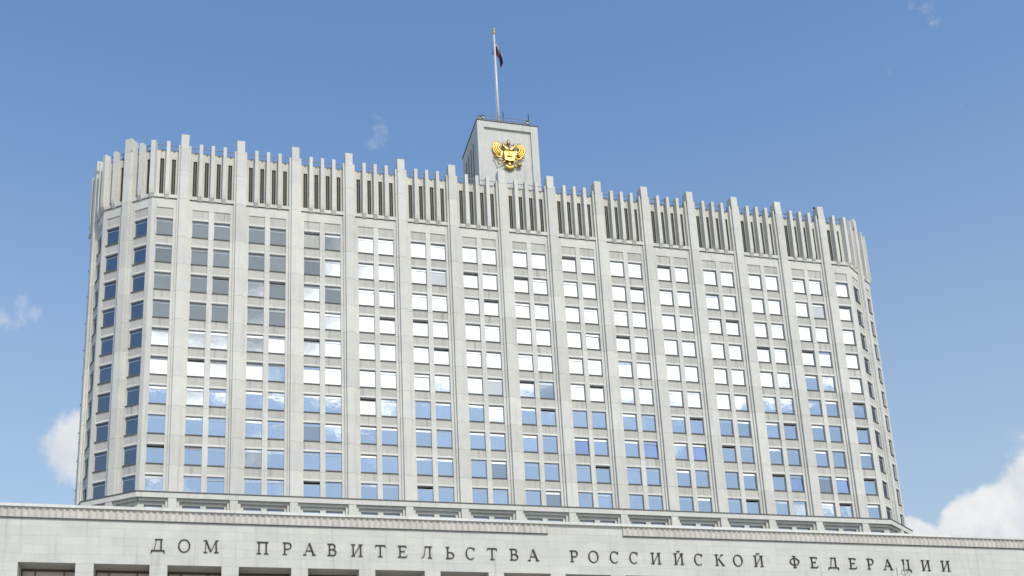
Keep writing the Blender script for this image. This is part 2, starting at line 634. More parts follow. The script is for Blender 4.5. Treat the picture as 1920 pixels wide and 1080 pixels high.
me_sill = sill_mb.mesh('sill', M['sill'])
me_blind = MB().box(-0.98, 0.98, 0.0, 0.01, 0, TR0 - 0.04).mesh('blind', M['blind'])
lint_mb = MB().box(-1.04, 1.04, WALL + 0.03, BACK, 0, 0.24)
me_lint = lint_mb.mesh('lintel', M['lintel'])
SP_H = H - WIN_H - 0.24 - 0.08
span_mb = MB().box(-1.04, 1.04, WALL + 0.10, BACK, 0, SP_H)
me_span = span_mb.mesh('spandrel', M['spandrel'])
attic_mb = MB().box(-1.04, 1.04, WALL + 0.10, BACK, 0, Z_BAND0 - TOP0 - 0.24)
me_attic = attic_mb.mesh('attic_panel', M['spandrel'])

rest = {k: MB() for k in ('frame', 'glass', 'sill', 'lintel', 'spandrel')}
# casements standing open: (bay, side, row from the top)
swung = {(8, 1, 7), (9, 2, 7), (10, 2, 7), (12, 2, 8), (13, 2, 8)}
# raised vents seen in the photograph, (column from the left, row)
dark_vents = {(0, 8), (2, 2), (1, 5), (5, 0), (5, 4), (8, 3), (9, 9), (10, 4), (11, 1), (12, 2), (13, 5), (14, 6), (16, 5), (18, 1), (5, 9),
              (17, 3), (20, 6), (22, 9), (23, 3), (24, 6), (19, 0), (21, 7), (27, 1), (27, 5), (27, 6), (26, 9), (15, 0), (22, 2), (7, 6), (4, 2), (25, 3), (13, 1), (9, 3), (23, 8), (16, 8), (27, 8)}


def build_window(fc, u, r, ci, full):
    zt = TOP0 - r * H
    zb = zt - WIN_H
    if not full:
        mt = fc.mat(u, GLASS, zb)
        rest['frame'].add(frame_mb, mt)
        rest['glass'].add(pane_mb, mt @ Matrix.Translation((0, 0, 0.04)) @ Matrix.Rotation(rnd.gauss(0, 0.004), 4, 'Z'))
        rest['glass'].add(vent_mb, mt @ Matrix.Translation((0, 0, TR1)))
        rest['sill'].add(sill_mb, mt)
        rest['lintel'].add(lint_mb, fc.mat(u, 0, zt))
        if r < ROWS - 1:
            rest['spandrel'].add(span_mb, fc.mat(u, 0, zb - 0.08 - SP_H))
        return
    w = put('window', me_frame, tower, fc.at(u, GLASS, zb), fc.a)
    key = None
    if fc is front and 0 < ci < 27:
        key = ((ci - 1) // 2 + 1, (ci - 1) % 2 + 1, r)
    sg = 0.022 if rnd.random() < 0.14 else 0.006
    tz, tx = rnd.gauss(0, sg), rnd.gauss(0, sg)
    dull = rnd.random() < 0.07
    if key in swung:
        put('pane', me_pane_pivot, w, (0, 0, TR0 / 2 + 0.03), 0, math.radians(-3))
    else:
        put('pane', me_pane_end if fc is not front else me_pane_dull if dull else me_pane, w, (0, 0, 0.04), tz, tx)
        if (fc is front) and (ci, r) in ((5, 0),):
            put('blind', me_blind, w, (0, -0.03, 0.06))
    if fc is front and (ci, r) in dark_vents:
        put('vent_pane', me_vent, w, (0, 0.02, TR1), 0, math.radians(-62))     # tipped far into the room
    else:
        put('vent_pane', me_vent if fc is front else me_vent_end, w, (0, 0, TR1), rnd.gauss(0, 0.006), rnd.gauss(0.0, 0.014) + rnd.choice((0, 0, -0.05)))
    put('sill', me_sill, w, (0, 0, 0))
    put('lintel', me_lint, tower, fc.at(u, 0, zt), fc.a)
    if r < ROWS - 1:
        put('spandrel', me_span, tower, fc.at(u, 0, zb - 0.08 - SP_H), fc.a)


for fc in faces:
    for ci, u in enumerate(fc.wins):
        put('attic_panel', me_attic, tower, fc.at(u, 0, TOP0 + 0.24), fc.a)
        for r in range(ROWS):
            build_window(fc, u, r, ci, fc in (front, L1))
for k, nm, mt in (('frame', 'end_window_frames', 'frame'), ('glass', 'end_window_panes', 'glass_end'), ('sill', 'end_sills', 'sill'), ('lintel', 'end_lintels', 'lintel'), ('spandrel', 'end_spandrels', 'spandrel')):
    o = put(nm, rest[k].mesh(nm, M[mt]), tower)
    o['kind'] = 'stuff'

# --- plain band, ledge, crown wall, slots, fins, parapet rail: one set for each bay
slot_w = 0.25
me_slot = MB().box(-slot_w, slot_w, 0.90, 0.92, 0, Z_SLOT - Z_LEDGE).mesh('louver', M['louver'])
me_slotbar = MB().box(-0.045, 0.045, 0.84, 0.90, 0, Z_SLOT - Z_LEDGE).mesh('louver_bar', M['louver_bar'])
TK = math.tan(TURN / 2)


def bay_set(fc, u0, u1, slots, fins, lo_corner, hi_corner):
    """u0..u1 = pilaster centres or wall corners"""
    a = u0 if lo_corner else u0 + 1.19
    b = u1 if hi_corner else u1 - 1.19
    lo = a + (0.65 if lo_corner and fc is front else 0.58 if lo_corner else 0)
    hi = b - (0.65 if hi_corner and fc is front else 0.58 if hi_corner else 0)
    put('band', MB().box(lo, hi, WALL + 0.003, BACK, Z_BAND0, Z_BAND1).mesh('band', M['stone']), tower, fc.at(0, 0, 0), fc.a)
    a = u0 + (-(WALL - 0.34) * TK if lo_corner else 0.8)
    b = u1 - (-(WALL - 0.34) * TK if hi_corner else 0.8)
    put('ledge', MB().box(a, b, 0.34, BACK, Z_BAND1 + 0.12, Z_LEDGE).mesh('ledge', M['stone']), tower, fc.at(0, 0, 0), fc.a)
    a = u0 + ((0.75 - WALL) * TK if lo_corner else 0.8)
    b = u1 - ((0.75 - WALL) * TK if hi_corner else 0.8)
    mb = MB()
    edges = [a]
    for s in slots:
        edges += [s - slot_w, s + slot_w]
    edges.append(b)
    for i in range(0, len(edges), 2):
        if edges[i + 1] - edges[i] > 0.02:
            mb.box(edges[i], edges[i + 1], 0.75, 1.3, Z_LEDGE, Z_SLOT)
    mb.box(a, b, 0.75, 1.3, Z_SLOT, Z_PAR)
    put('crown_wall', mb.mesh('crown_wall', M['crown']), tower, fc.at(0, 0, 0), fc.a)
    for s in slots:
        lv = put('louver', me_slot, tower, fc.at(s, 0, Z_LEDGE), fc.a)
        put('louver_bar', me_slotbar, lv)
    for s in fins:
        put('fin', me_fin, tower, fc.at(s, 0, 0), fc.a)
    # parapet rail behind the fins, with the dark brackets that carry it
    rl = MB()
    ra, rb = a + 0.05, b - 0.05
    rl.box(ra, rb, 0.90, 0.95, Z_PAR + 0.10, Z_PAR + 0.24)
    rl.box(ra, rb, 0.90, 0.95, Z_PAR + 0.96, Z_PAR + 1.05)
    x = ra
    while x <= rb + 1e-6:
        rl.box(x - 0.025, x + 0.025, 0.951, 1.00, Z_PAR - 0.2, Z_PAR + 1.05)
        x += (rb - ra) / max(1, round((rb - ra) / 0.75))
    rob = put('railing', rl.mesh('railing', M['rail']), tower, fc.at(0, 0, 0), fc.a)
    for s in slots:
        bk = MB().box(s - 0.26, s + 0.26, 0.80, 0.89, Z_PAR + 0.03, Z_PAR + 0.22).box(s - 0.11, s + 0.11, 0.73, 0.88, Z_PAR - 0.16, Z_PAR + 0.028)
        put('bracket', bk.mesh('bracket', M['dark']), rob)


for i in range(13):
    c = mull_front[i]
    bay_set(front, pil_front[i], pil_front[i + 1], [c - 2.25, c - 0.77, c + 0.77, c + 2.25], [c - 1.53, c, c + 1.53], False, False)
hl = front.len / 2
bay_set(front, -hl, pil_front[0], [pil_front[0] - 2.85, pil_front[0] - 1.37], [pil_front[0] - 2.1], True, False)
bay_set(front, pil_front[-1], hl, [pil_front[-1] + 1.37, pil_front[-1] + 2.85], [pil_front[-1] + 2.1], False, True)
for fc in (L1, L2, R1, R2):
    hl2 = fc.len / 2
    bay_set(fc, -hl2, 0.0, [-2.85, -1.37], [-2.1], True, False)
    bay_set(fc, 0.0, hl2, [1.37, 2.85], [2.1], False, True)

# --- cornice and the storey below it
def ring(d0, d1, z0, z1, name, mat, who=faces):
    for fc in who:
        hl = fc.len / 2
        e0 = (WALL - d0) * TK
        poly = [(-hl - e0, d0), (hl + e0, d0), (hl + (WALL - d1) * TK, d1), (-hl - (WALL - d1) * TK, d1)]
        put(name, MB().prism(poly, z0, z1).mesh(name, mat), tower, fc.at(0, 0, 0), fc.a)


ring(-0.30, 1.2, 49.76, 49.895, 'cornice_flashing', M['flash'])
ring(-0.24, 1.2, 49.12, 49.757, 'cornice', M['stone'])
Zb0 = 30.0
base_glass, base_frame = MB(), MB()
for fc in faces:
    hl = fc.len / 2
    ps = fc.pil
    for u in ps:
        put('base_pier', MB().box(u - 0.48, u + 0.48, -0.20, 1.3, Zb0, 49.118).mesh('base_pier', M['stone']), tower, fc.at(0, 0, 0), fc.a)
    spans = [(ps[i] + 0.48, ps[i + 1] - 0.48, [(ps[i] + ps[i + 1]) / 2 - 1.4, (ps[i] + ps[i + 1]) / 2 + 1.4]) for i in range(len(ps) - 1)]
    spans += [(-hl - 0.02, ps[0] - 0.48, [ps[0] - 2.2]), (ps[-1] + 0.48, hl + 0.02, [ps[-1] + 2.2])]
    for a, b, ws in spans:
        mb = MB()
        e = 0.32
        ca, cb = abs(a + hl) < 0.1, abs(b - hl) < 0.1
        i0 = a if ca else a + e
        i1 = b if cb else b - e
        mb.box(i0, i1, 0.12, 1.3, 48.76, 49.117)
        if not ca:
            mb.box(a + 0.001, a + e, 0.12, 1.3, Zb0, 49.117)
        if not cb:
            mb.box(b - e, b - 0.001, 0.12, 1.3, Zb0, 49.117)
        edges = [i0] + [x for w in ws for x in (w - 1.05, w + 1.05)] + [i1]
        mb.box(i0 + 0.001, i1 - 0.001, 0.45, 1.29, 48.37, 48.758)
        for i in range(0, len(edges), 2):
            mb.box(edges[i] + 0.001, edges[i + 1] - 0.001, 0.45, 1.29, Zb0, 48.369)
        put('base_frame', mb.mesh('base_frame', M['stone']), tower, fc.at(0, 0, 0), fc.a)
        for w in ws:
            mt = fc.mat(w, 0.85, 0)
            base_glass.add(MB().box(-1.0, 1.0, 0, 0.02, 45.5, 48.25), mt)
            base_frame.add(MB().box(-1.05, 1.05, -0.04, 0.06, 48.25, 48.369), mt)
o = put('base_window_panes', base_glass.mesh('base_window_panes', M['glass']), tower)
o['kind'] = 'stuff'
o = put('base_window_heads', base_frame.mesh('base_window_heads', M['frame']), tower)
o['kind'] = 'stuff'

# ------------------------------------------------------------------ roof box with the emblem
BX, BY0, BY1, BZ0, BZ1 = 4.77, 7.8, 17.85, 97.0, 114.26
mb = MB()
mb.box(-BX + 1.08, BX - 1.10, BY0 + 0.28, BY1, BZ0, 113.15)                       # recessed field
mb.box(-BX, -BX + 1.078, BY0, BY1 - 0.002, BZ0, BZ1)
mb.box(BX - 1.098, BX, BY0, BY1 - 0.002, BZ0, BZ1)
mb.box(-BX + 1.0785, BX - 1.0985, BY0 + 0.001, BY1 - 0.003, 113.152, BZ1 - 0.001)
box = put('roof_box', mb.mesh('roof_box', M['slab']), tower)
put('coping', MB().box(-BX - 0.1, BX + 0.1, BY0 - 0.1, BY1 + 0.1, BZ1 + 0.002, BZ1 + 0.14).mesh('coping', M['flash']), box)
for y in (10.6, 12.2, 13.8, 15.4):
    put('slot_window', MB().box(-BX - 0.012, -BX + 0.01, y - 0.3, y + 0.3, 103.5, 112.0).mesh('slot_window', M['louver']), box)
    put('slot_window', MB().box(BX - 0.01, BX + 0.012, y - 0.3, y + 0.3, 103.5, 112.0).mesh('slot_window', M['louver']), box)
for y in (9.8, 11.4, 13.0, 14.6, 16.2):
    put('rib', MB().box(-BX - 0.16, -BX - 0.001, y - 0.12, y + 0.12, 103.3, 112.2).mesh('rib', M['slab']), box)
    put('rib', MB().box(BX + 0.001, BX + 0.16, y - 0.12, y + 0.12, 103.3, 112.2).mesh('rib', M['slab']), box)
rl = MB()
for zr in (BZ1 + 0.75, BZ1 + 1.3):
    rl.box(-BX + 0.9, BX - 0.9, BY0 + 0.45, BY0 + 0.51, zr, zr + 0.055)
x = -BX + 0.9
while x <= BX - 0.89:
    rl.box(x - 0.03, x + 0.03, BY0 + 0.512, BY0 + 0.57, BZ1 + 0.14, BZ1 + 1.36)
    x += 0.87
put('railing', rl.mesh('railing', M['rail']), box)


def floodlight(x, y, z, a, label):
    r = bpy.data.objects.new('floodlight', None)
    r.location = (x, y, z)
    r.rotation_euler = (0, 0, a)
    r.scale = (0.58, 0.58, 0.75)
    col.objects.link(r)
    tag(r, label, 'floodlight', 'floodlights on the roof box')
    put('stand', MB().box(-0.05, 0.05, -0.05, 0.05, 0, 0.5).box(-0.3, 0.3, -0.2, 0.2, 0.0, 0.06).mesh('stand', M['dark']), r)
    put('housing', MB().side_yz([(-0.28, 0.5), (-0.2, 1.05), (0.22, 1.0), (0.28, 0.62)], -0.33, 0.33).mesh('housing', M['grey']), r)
    put('visor', MB().side_yz([(-0.42, 1.06), (-0.38, 1.1), (0.2, 1.07), (0.2, 1.02)], -0.36, 0.36).mesh('visor', M['dark']), r)


floodlight(-3.75, 8.15, BZ1 + 0.14, 0.25, 'small floodlight housing on the left front corner of the roof box')
floodlight(3.35, 8.15, BZ1 + 0.14, -0.25, 'small floodlight housing on the right front corner of the roof box')
floodlight(-4.25, 8.3, BZ1 + 0.14, 0.5, 'outermost pale floodlight at the left edge of the roof box')


def antenna(x, y, h, label):
    a = put('antenna', MB().tube([(0, 0, 0), (0, 0, h * 0.5), (0, 0, h)], [0.10, 0.085, 0.06], 8).tube([(0, 0, 0), (0, 0, 0.25)], [0.18, 0.14], 8).mesh('antenna', M['dark']), None, (x, y, BZ1 + 0.14))
    tag(a, label, 'antenna', 'rod antennas on the roof box')


antenna(-0.25, 9.0, 2.8, 'thin rod antenna on the roof box just right of the flagpole')
antenna(3.8, 9.0, 2.95, 'thin dark rod antenna near the right corner of the roof box')

# ------------------------------------------------------------------ emblem
EY = BY0 + 0.28
em = bpy.data.objects.new('emblem', None)
em.location = (0, EY, 108.4)
col.objects.link(em)
tag(em, 'gilded double-headed eagle emblem with crowns and shield on the roof box', 'emblem')


def arc(cx, cz, r, a0, a1, n, y):
    return [(cx + r * math.cos(math.radians(a0 + (a1 - a0) * i / (n - 1))), y, cz + r * math.sin(math.radians(a0 + (a1 - a0) * i / (n - 1)))) for i in range(n)]


for s in (-1, 1):
    cx, cz = s * 1.0, 1.2
    wing = MB()
    wing.ball((s * 1.30, -0.04, 0.62), 1.05, 0.08, 0.85)
    wo_ = put('wing', wing.mesh('wing', M['gold_dark'], True), em)  # darker gold plate paints in the shadow between the feathers
    # long feathers sweep from the shoulder out and up
    for k, (r, top, lift) in enumerate(((1.46, 46, 0.30), (1.20, 50, 0.42), (0.94, 58, 0.50), (0.66, 62, 0.25))):
        a0, a1 = (-68, top) if s > 0 else (248, 180 - top)
        pts = arc(cx, cz, r, a0, a1, 13, -0.24 - 0.05 * k)
        e = pts[-1]
        pts.append((e[0] - s * 0.06, e[1] + 0.04, e[2] + lift))
        rad = [0.098 + 0.03 * math.sin(math.pi * i / 13) for i in range(14)]
        rad[-1] = 0.03
        put('feather', MB().tube(pts, rad, 8, 0.9).mesh('feather', M['gold'], True), wo_)
    # pinion bar along the foot of the wing
    put('pinion', MB().tube([(s * 2.42, -0.2, 0.0), (s * 1.9, -0.3, -0.28), (s * 1.3, -0.34, -0.42), (s * 0.75, -0.3, -0.45)], [0.05, 0.12, 0.12, 0.08], 8).mesh('pinion', M['gold'], True), wo_)
    # neck and head looking outwards
    put('neck', MB().tube([(s * 0.18, -0.3, 0.75), (s * 0.34, -0.36, 1.15), (s * 0.62, -0.38, 1.42), (s * 0.78, -0.38, 1.58)], [0.40, 0.32, 0.25, 0.22], 10, 0.8).mesh('neck', M['gold'], True), em)
    hd = MB().ball((s * 0.85, -0.4, 1.62), 0.27, 0.19, 0.22)
    hd.tube([(s * 1.0, -0.4, 1.64), (s * 1.2, -0.4, 1.6), (s * 1.27, -0.4, 1.45)], [0.11, 0.08, 0.01], 8, 0.8)
    h = put('head', hd.mesh('head', M['gold'], True), em)
    cr = MB().tube([(s * 0.85, -0.36, 1.8), (s * 0.85, -0.36, 1.9), (s * 0.85, -0.36, 2.05), (s * 0.85, -0.36, 2.16)], [0.17, 0.16, 0.21, 0.05], 10, 0.8)
    cr.tube([(s * 0.85, -0.36, 2.15), (s * 0.85, -0.36, 2.34)], 0.035, 6).tube([(s * 0.77, -0.36, 2.26), (s * 0.93, -0.36, 2.26)], 0.03, 6)
    put('crown', cr.mesh('crown', M['gold_dark'], True), h)
    # ribbon from the great crown down to the small ones
    put('ribbon', MB().tube([(s * 0.12, -0.25, 2.2), (s * 0.40, -0.28, 2.02), (s * 0.62, -0.25, 2.1), (s * 0.5, -0.22, 1.86)], [0.06, 0.08, 0.07, 0.03], 8, 0.5).mesh('ribbon', M['gold_dark'], True), em)
    # leg and claw
    put('leg', MB().tube([(s * 0.45, -0.25, -0.75), (s * 0.75, -0.32, -1.05), (s * 1.02, -0.34, -1.25)], [0.24, 0.16, 0.12], 8, 0.8).ball((s * 1.06, -0.38, -1.28), 0.17, 0.14, 0.13).mesh('leg', M['gold'], True), em)
put('body', MB().ball((0, -0.16, 0.15), 0.98, 0.26, 1.25).mesh('body', M['gold'], True), em)
sh = MB().slab_xz([(-0.72, -0.80), (-0.30, -0.86), (0.0, -1.0), (0.30, -0.86), (0.72, -0.80), (0.72, 0.62), (-0.72, 0.62)], -0.56, -0.3)
shield = put('shield', sh.mesh('shield', M['gold']), em)
put('shield_rim', MB().tube([(-0.72, -0.56, 0.62), (0.72, -0.56, 0.62), (0.72, -0.56, -0.80), (0.30, -0.56, -0.86), (0, -0.56, -1.0), (-0.30, -0.56, -0.86), (-0.72, -0.56, -0.80), (-0.72, -0.56, 0.62)], 0.055, 6).mesh('shield_rim', M['gold']), shield)
hr = MB().tube([(-0.38, -0.6, -0.22), (-0.1, -0.63, -0.12), (0.2, -0.63, -0.08), (0.42, -0.6, 0.22)], [0.12, 0.17, 0.16, 0.07], 8, 0.6)
for a, b in (((-0.3, -0.25), (-0.42, -0.62)), ((-0.12, -0.25), (-0.16, -0.68)), ((0.2, -0.2), (0.34, -0.55)), ((0.24, -0.15), (0.5, -0.3))):
    hr.tube([(a[0], -0.6, a[1]), (b[0], -0.6, b[1])], [0.07, 0.035], 6)
hr.tube([(0.0, -0.64, 0.0), (0.02, -0.66, 0.28), (0.02, -0.64, 0.42)], [0.12, 0.1, 0.08], 8, 0.7)
hr.tube([(-0.28, -0.68, 0.48), (0.38, -0.68, -0.72)], 0.03, 6)
put('rider_relief', hr.mesh('rider_relief', M['gold'], True), shield)
gc = MB().tube([(0, -0.32, 2.05), (0, -0.32, 2.2), (0, -0.32, 2.45), (0, -0.32, 2.62), (0, -0.32, 2.68)], [0.24, 0.22, 0.32, 0.2, 0.05], 12, 0.8)
gc.tube([(0, -0.32, 2.66), (0, -0.32, 2.95)], 0.045, 6).tube([(-0.11, -0.32, 2.83), (0.11, -0.32, 2.83)], 0.04, 6)
put('crown', gc.mesh('crown', M['gold_dark'], True), em)
tail = MB().tube([(0, -0.22, -0.85), (0, -0.28, -1.4), (0, -0.28, -1.75)], [0.36, 0.26, 0.4], 10, 0.6)
tl = put('tail', tail.mesh('tail', M['gold'], True), em)
for k in range(-3, 4):
    a = k * 0.27
    put('feather', MB().tube([(0.1 * k, -0.3, -1.5), (math.sin(a) * 0.75, -0.32, -1.45 - 0.55 * math.cos(a)), (math.sin(a) * 1.22, -0.26, -1.5 - 1.0 * math.cos(a) + 0.1 * abs(k))], [0.12, 0.2, 0.10], 8, 0.7).mesh('feather', M['gold'], True), tl)
sc = MB().tube([(-0.75, -0.42, -1.08), (-1.74, -0.42, -1.72)], 0.05, 6)
sc = MB().tube([(-2.28, -0.4, -0.45), (-1.95, -0.42, -1.15), (-1.70, -0.42, -1.72)], [0.07, 0.05, 0.1], 8).ball((-2.3, -0.4, -0.4), 0.13, 0.12, 0.16).tube([(-1.72, -0.4, -1.66), (-1.1, -0.4, -1.3)], 0.06, 6)
put('sceptre', sc.mesh('sceptre', M['gold_dark'], True), em)
ob = MB().ball((1.52, -0.38, -1.42), 0.36, 0.26, 0.36).tube([(1.52, -0.4, -1.06), (1.52, -0.4, -0.74)], 0.05, 6).tube([(1.4, -0.4, -0.88), (1.64, -0.4, -0.88)], 0.045, 6)
ob.tube(arc(1.52, -1.42, 0.385, 0, 360, 13, -0.40), 0.045, 6, 1.0, False)
put('orb', ob.mesh('orb', M['gold_dark'], True), em)

# ------------------------------------------------------------------ flagpole and flag
fp = bpy.data.objects.new('flagpole', None)
fp.location = (0.06, 12.8, BZ1 + 0.14)
col.objects.link(fp)
tag(fp, 'tall pale tapered flagpole rising from the roof box', 'flagpole')
PH = 20.3
put('pole', MB().tube([(0, 0, 0), (0, 0, PH * 0.5), (0, 0, PH)], [0.25, 0.20, 0.13], 14).mesh('pole', M['pole'], True), fp)
put('base_plate', MB().tube([(0, 0, 0), (0, 0, 0.6), (0, 0, 0.7)], [0.5, 0.45, 0.27], 14).mesh('base_plate', M['grey']), fp)
put('finial', MB().tube([(0, 0, PH), (0, 0, PH + 0.15), (0, 0, PH + 0.3)], [0.14, 0.26, 0.16], 10).ball((0, 0, PH + 0.5), 0.24, 0.24, 0.24).tube([(0, 0, PH + 0.7), (0, 0, PH + 1.0), (0, 0, PH + 1.35)], [0.12, 0.2, 0.03], 8).mesh('finial', M['gold'], True), fp)
put('halyard', MB().tube([(-0.28, -0.05, 1.0), (-0.26, -0.05, PH * 0.6), (-0.2, -0.05, PH - 0.4)], 0.02, 5).mesh('halyard', M['pole']), fp)

# limp flag: hoist along the pole, the fly folded and hanging
fb = MB()
NU, NV = 26, 18
uvs = []
z_top, z_bot = PH - 0.95, PH - 3.3
for i in range(NU + 1):
    s = i / NU                       # hoist -> fly
    for j in range(NV + 1):
        t = j / NV                   # bottom -> top
        zh = z_bot + (z_top - z_bot) * t
        drop = s * (2.2 + 1.5 * t) + 0.5 * s * s
        out = 0.14 + s * 1.22 + 0.22 * math.sin(s * 3.1) * (t - 0.3)
        xx = out - (1 - t) * 0.42 * s
        yy = 0.42 * math.sin(s * 8 + t * 6.0) * (0.25 + s * 0.5)
        if s < 0.18:
            xx -= 0.45 * math.sin(math.pi * s / 0.18)          # a fold bellies out behind the pole
            yy += 0.35 * math.sin(math.pi * s / 0.18)
        fb.v.append((xx, yy, zh - drop))
        uvs.append((s, t))
for i in range(NU):
    for j in range(NV):
        a = i * (NV + 1) + j
        fb.f.append((a, a + NV + 1, a + NV + 2, a + 1))
fme = fb.mesh('flag', M['flag'], True)
uvl = fme.uv_layers.new(name='UVMap')
for lp in fme.loops:
    uvl.data[lp.index].uv = uvs[lp.vertex_index]
fl = put('flag', fme, None, (0.06, 12.8, BZ1 + 0.14))
fl.modifiers.new('thickness', 'SOLIDIFY').thickness = 0.02
tag(fl, 'limp white, blue and red flag hanging from the flagpole', 'flag')

# ------------------------------------------------------------------ long low block in front
LY = -15.035
WL, OPH = 7.311, 2.768
Z_TOP, Z_RIM, Z_FL, Z_OP = 42.72, 42.41, 41.30, 36.50
low = bpy.data.objects.new('front_block', None)
low.location = (0, LY, 0)
col.objects.link(low)
tag(low, 'long low pale stone block with fluted cornice and deep window openings before the tower', 'building')
HALF = 84.0
put('wall', MB().box(-HALF, HALF, 0.05, 3.2, Z_OP, Z_RIM).mesh('wall', M['stone2']), low)
put('roof', MB().box(-HALF + 0.1, HALF - 0.1, 3.202, 44.0, 0.0, Z_RIM - 0.4).mesh('roof', M['roof']), low)
for i in range(24):
    x0 = -HALF + i * 7.0
    put('coping', MB().box(x0 + 0.006, x0 + 6.994, -0.30, 3.3, Z_RIM + 0.002, Z_TOP).mesh('coping', M['lintel']), low)

# fluted frieze: each flute a channelled stone
FLW = 0.665
GAP = 4.61
prof = []
NS = 8
for i in range(NS + 1):
    a = math.pi * i / NS
    x = -FLW / 2 + 0.045 + (FLW - 0.09) * i / NS
    prof.append((x, -0.16 + 0.14 * math.sin(a)))
poly = [(-FLW / 2 + 0.004, -0.17)] + prof + [(FLW / 2 - 0.004, -0.17), (FLW / 2 - 0.004, 0.049), (-FLW / 2 + 0.004, 0.049)]
me_flute = MB().prism(poly, 0, Z_RIM - Z_FL).mesh('flute', M['fluted'])
flute_mb = MB().prism(poly, 0, Z_RIM - Z_FL)
far = MB()
for s in (-1, 1):
    k = 0
    while GAP + FLW * (k + 0.5) < HALF - 0.3:
        x = s * (GAP + FLW * (k + 0.5))
        if -73 < x < 71:
            put('flute', me_flute, low, (x, rnd.uniform(-0.01, 0.01), Z_FL))
        else:
            far.add(flute_mb, Matrix.Translation((x, 0, Z_FL)))
        k += 1
o = put('far_flutes', far.mesh('far_flutes', M['fluted']), low)
o['kind'] = 'stuff'
for i in range(4):
    a = -GAP + i * GAP / 2
    put('panel', MB().box(a + 0.006, a + GAP / 2 - 0.006, -0.002, 0.049, Z_FL + 0.006, Z_RIM).mesh('panel', M['slab']), low)
put('soffit_shade', MB().box(-HALF, -GAP, -0.175, -0.002, Z_FL - 0.07, Z_FL - 0.002).mesh('soffit_shade', M['flash']), low)  # dark strip stands in for the shaded underside of the flutes
put('soffit_shade', MB().box(GAP, HALF, -0.175, -0.002, Z_FL - 0.07, Z_FL - 0.002).mesh('soffit_shade', M['flash']), low)

# ashlar facing in five courses
NC = 5
CH = (Z_FL - Z_OP) / NC
far = MB()
slab_meshes = {}
for c in range(NC):
    z0 = Z_OP + c * CH
    L = WL / 3
    x = -HALF + (L / 2 if c % 2 else 0)
    if c % 2:
        far.box(-HALF + 0.006, x - 0.006, 0, 0.049, z0 + 0.006, z0 + CH - 0.006)
    while x < HALF - 0.05:
        x2 = min(x + L, HALF)
        dy = rnd.uniform(-0.003, 0.003)
        if -65 < x and x2 < 64.5 and x2 - x > L - 0.01:
            if 's' not in slab_meshes:
                slab_meshes['s'] = MB().box(0.0025, L - 0.0025, 0, 0.055, 0.004, CH - 0.004).mesh('stone_slab', M['slab'])
            put('stone_slab', slab_meshes['s'], low, (x, dy, z0))
        else:
            far.box(x + 0.007, x2 - 0.007, dy, 0.049, z0 + 0.007, z0 + CH - 0.007)
        x = x2
o = put('far_slabs', far.mesh('far_slabs', M['slab']), low)
o['kind'] = 'stuff'

# piers and openings
PW = WL / 2 - OPH
pier_mb = MB()
zz = Z_OP
while zz > 0.5:
    z0 = max(0.0, zz - CH)
    pier_mb.box(-PW, PW, -0.003, 3.0, z0 + 0.007, zz - 0.007)
    zz = z0
pier_mb.box(-PW + 0.03, PW - 0.03, 0.03, 3.05, 0, Z_OP - 0.001)
me_pier = pier_mb.mesh('pier', M['slab'])
OW = OPH
wf = MB()
wf.box(-OW, OW, 2.60, 2.98, 36.28, Z_OP - 0.002)                 # head
for x in (-OW + 0.06, -1.42, 1.42, OW - 0.06):
    wf.box(x - 0.06, x + 0.06, 2.72, 2.95, 2.0, 36.278)
for z0 in (33.0, 29.5, 26.0, 22.5, 19.0, 15.5, 12.0, 8.5, 5.0):
    wf.box(-OW + 0.121, -1.481, 2.74, 2.93, z0, z0 + 0.12).box(-1.359, 1.359, 2.74, 2.93, z0, z0 + 0.12).box(1.481, OW - 0.121, 2.74, 2.93, z0, z0 + 0.12)
me_wf = wf.mesh('opening_frame', M['bronze_frame'])
me_wp = {}
for nm, a, b in (('l', -OW + 0.12, -1.48), ('m', -1.36, 1.36), ('r', 1.48, OW - 0.12)):
    me_wp[nm] = MB().box(a, b, 2.83, 2.85, 2.0, 36.278).mesh('pane', M['bronze_glass'])
for k in range(-11, 12):
    cx = k * WL
    put('pier', me_pier, low, (cx + WL / 2, 0, 0))
    if k == -11:
        put('pier', me_pier, low, (cx - WL / 2, 0, 0))
    w = put('window', me_wf, low, (cx, 0, 0))
    for nm in 'lmr':
        put('pane', me_wp[nm], w, (0, 0, 0), rnd.gauss(0, 0.002))

# ------------------------------------------------------------------ inscription
ins = bpy.data.objects.new('inscription', None)
ins.location = (0, LY, 37.98)
col.objects.link(ins)
tag(ins, 'dark raised Cyrillic letters along the front block, ДОМ ПРАВИТЕЛЬСТВА РОССИЙСКОЙ ФЕДЕРАЦИИ', 'lettering')

TKS, THN = 0.108, 0.052


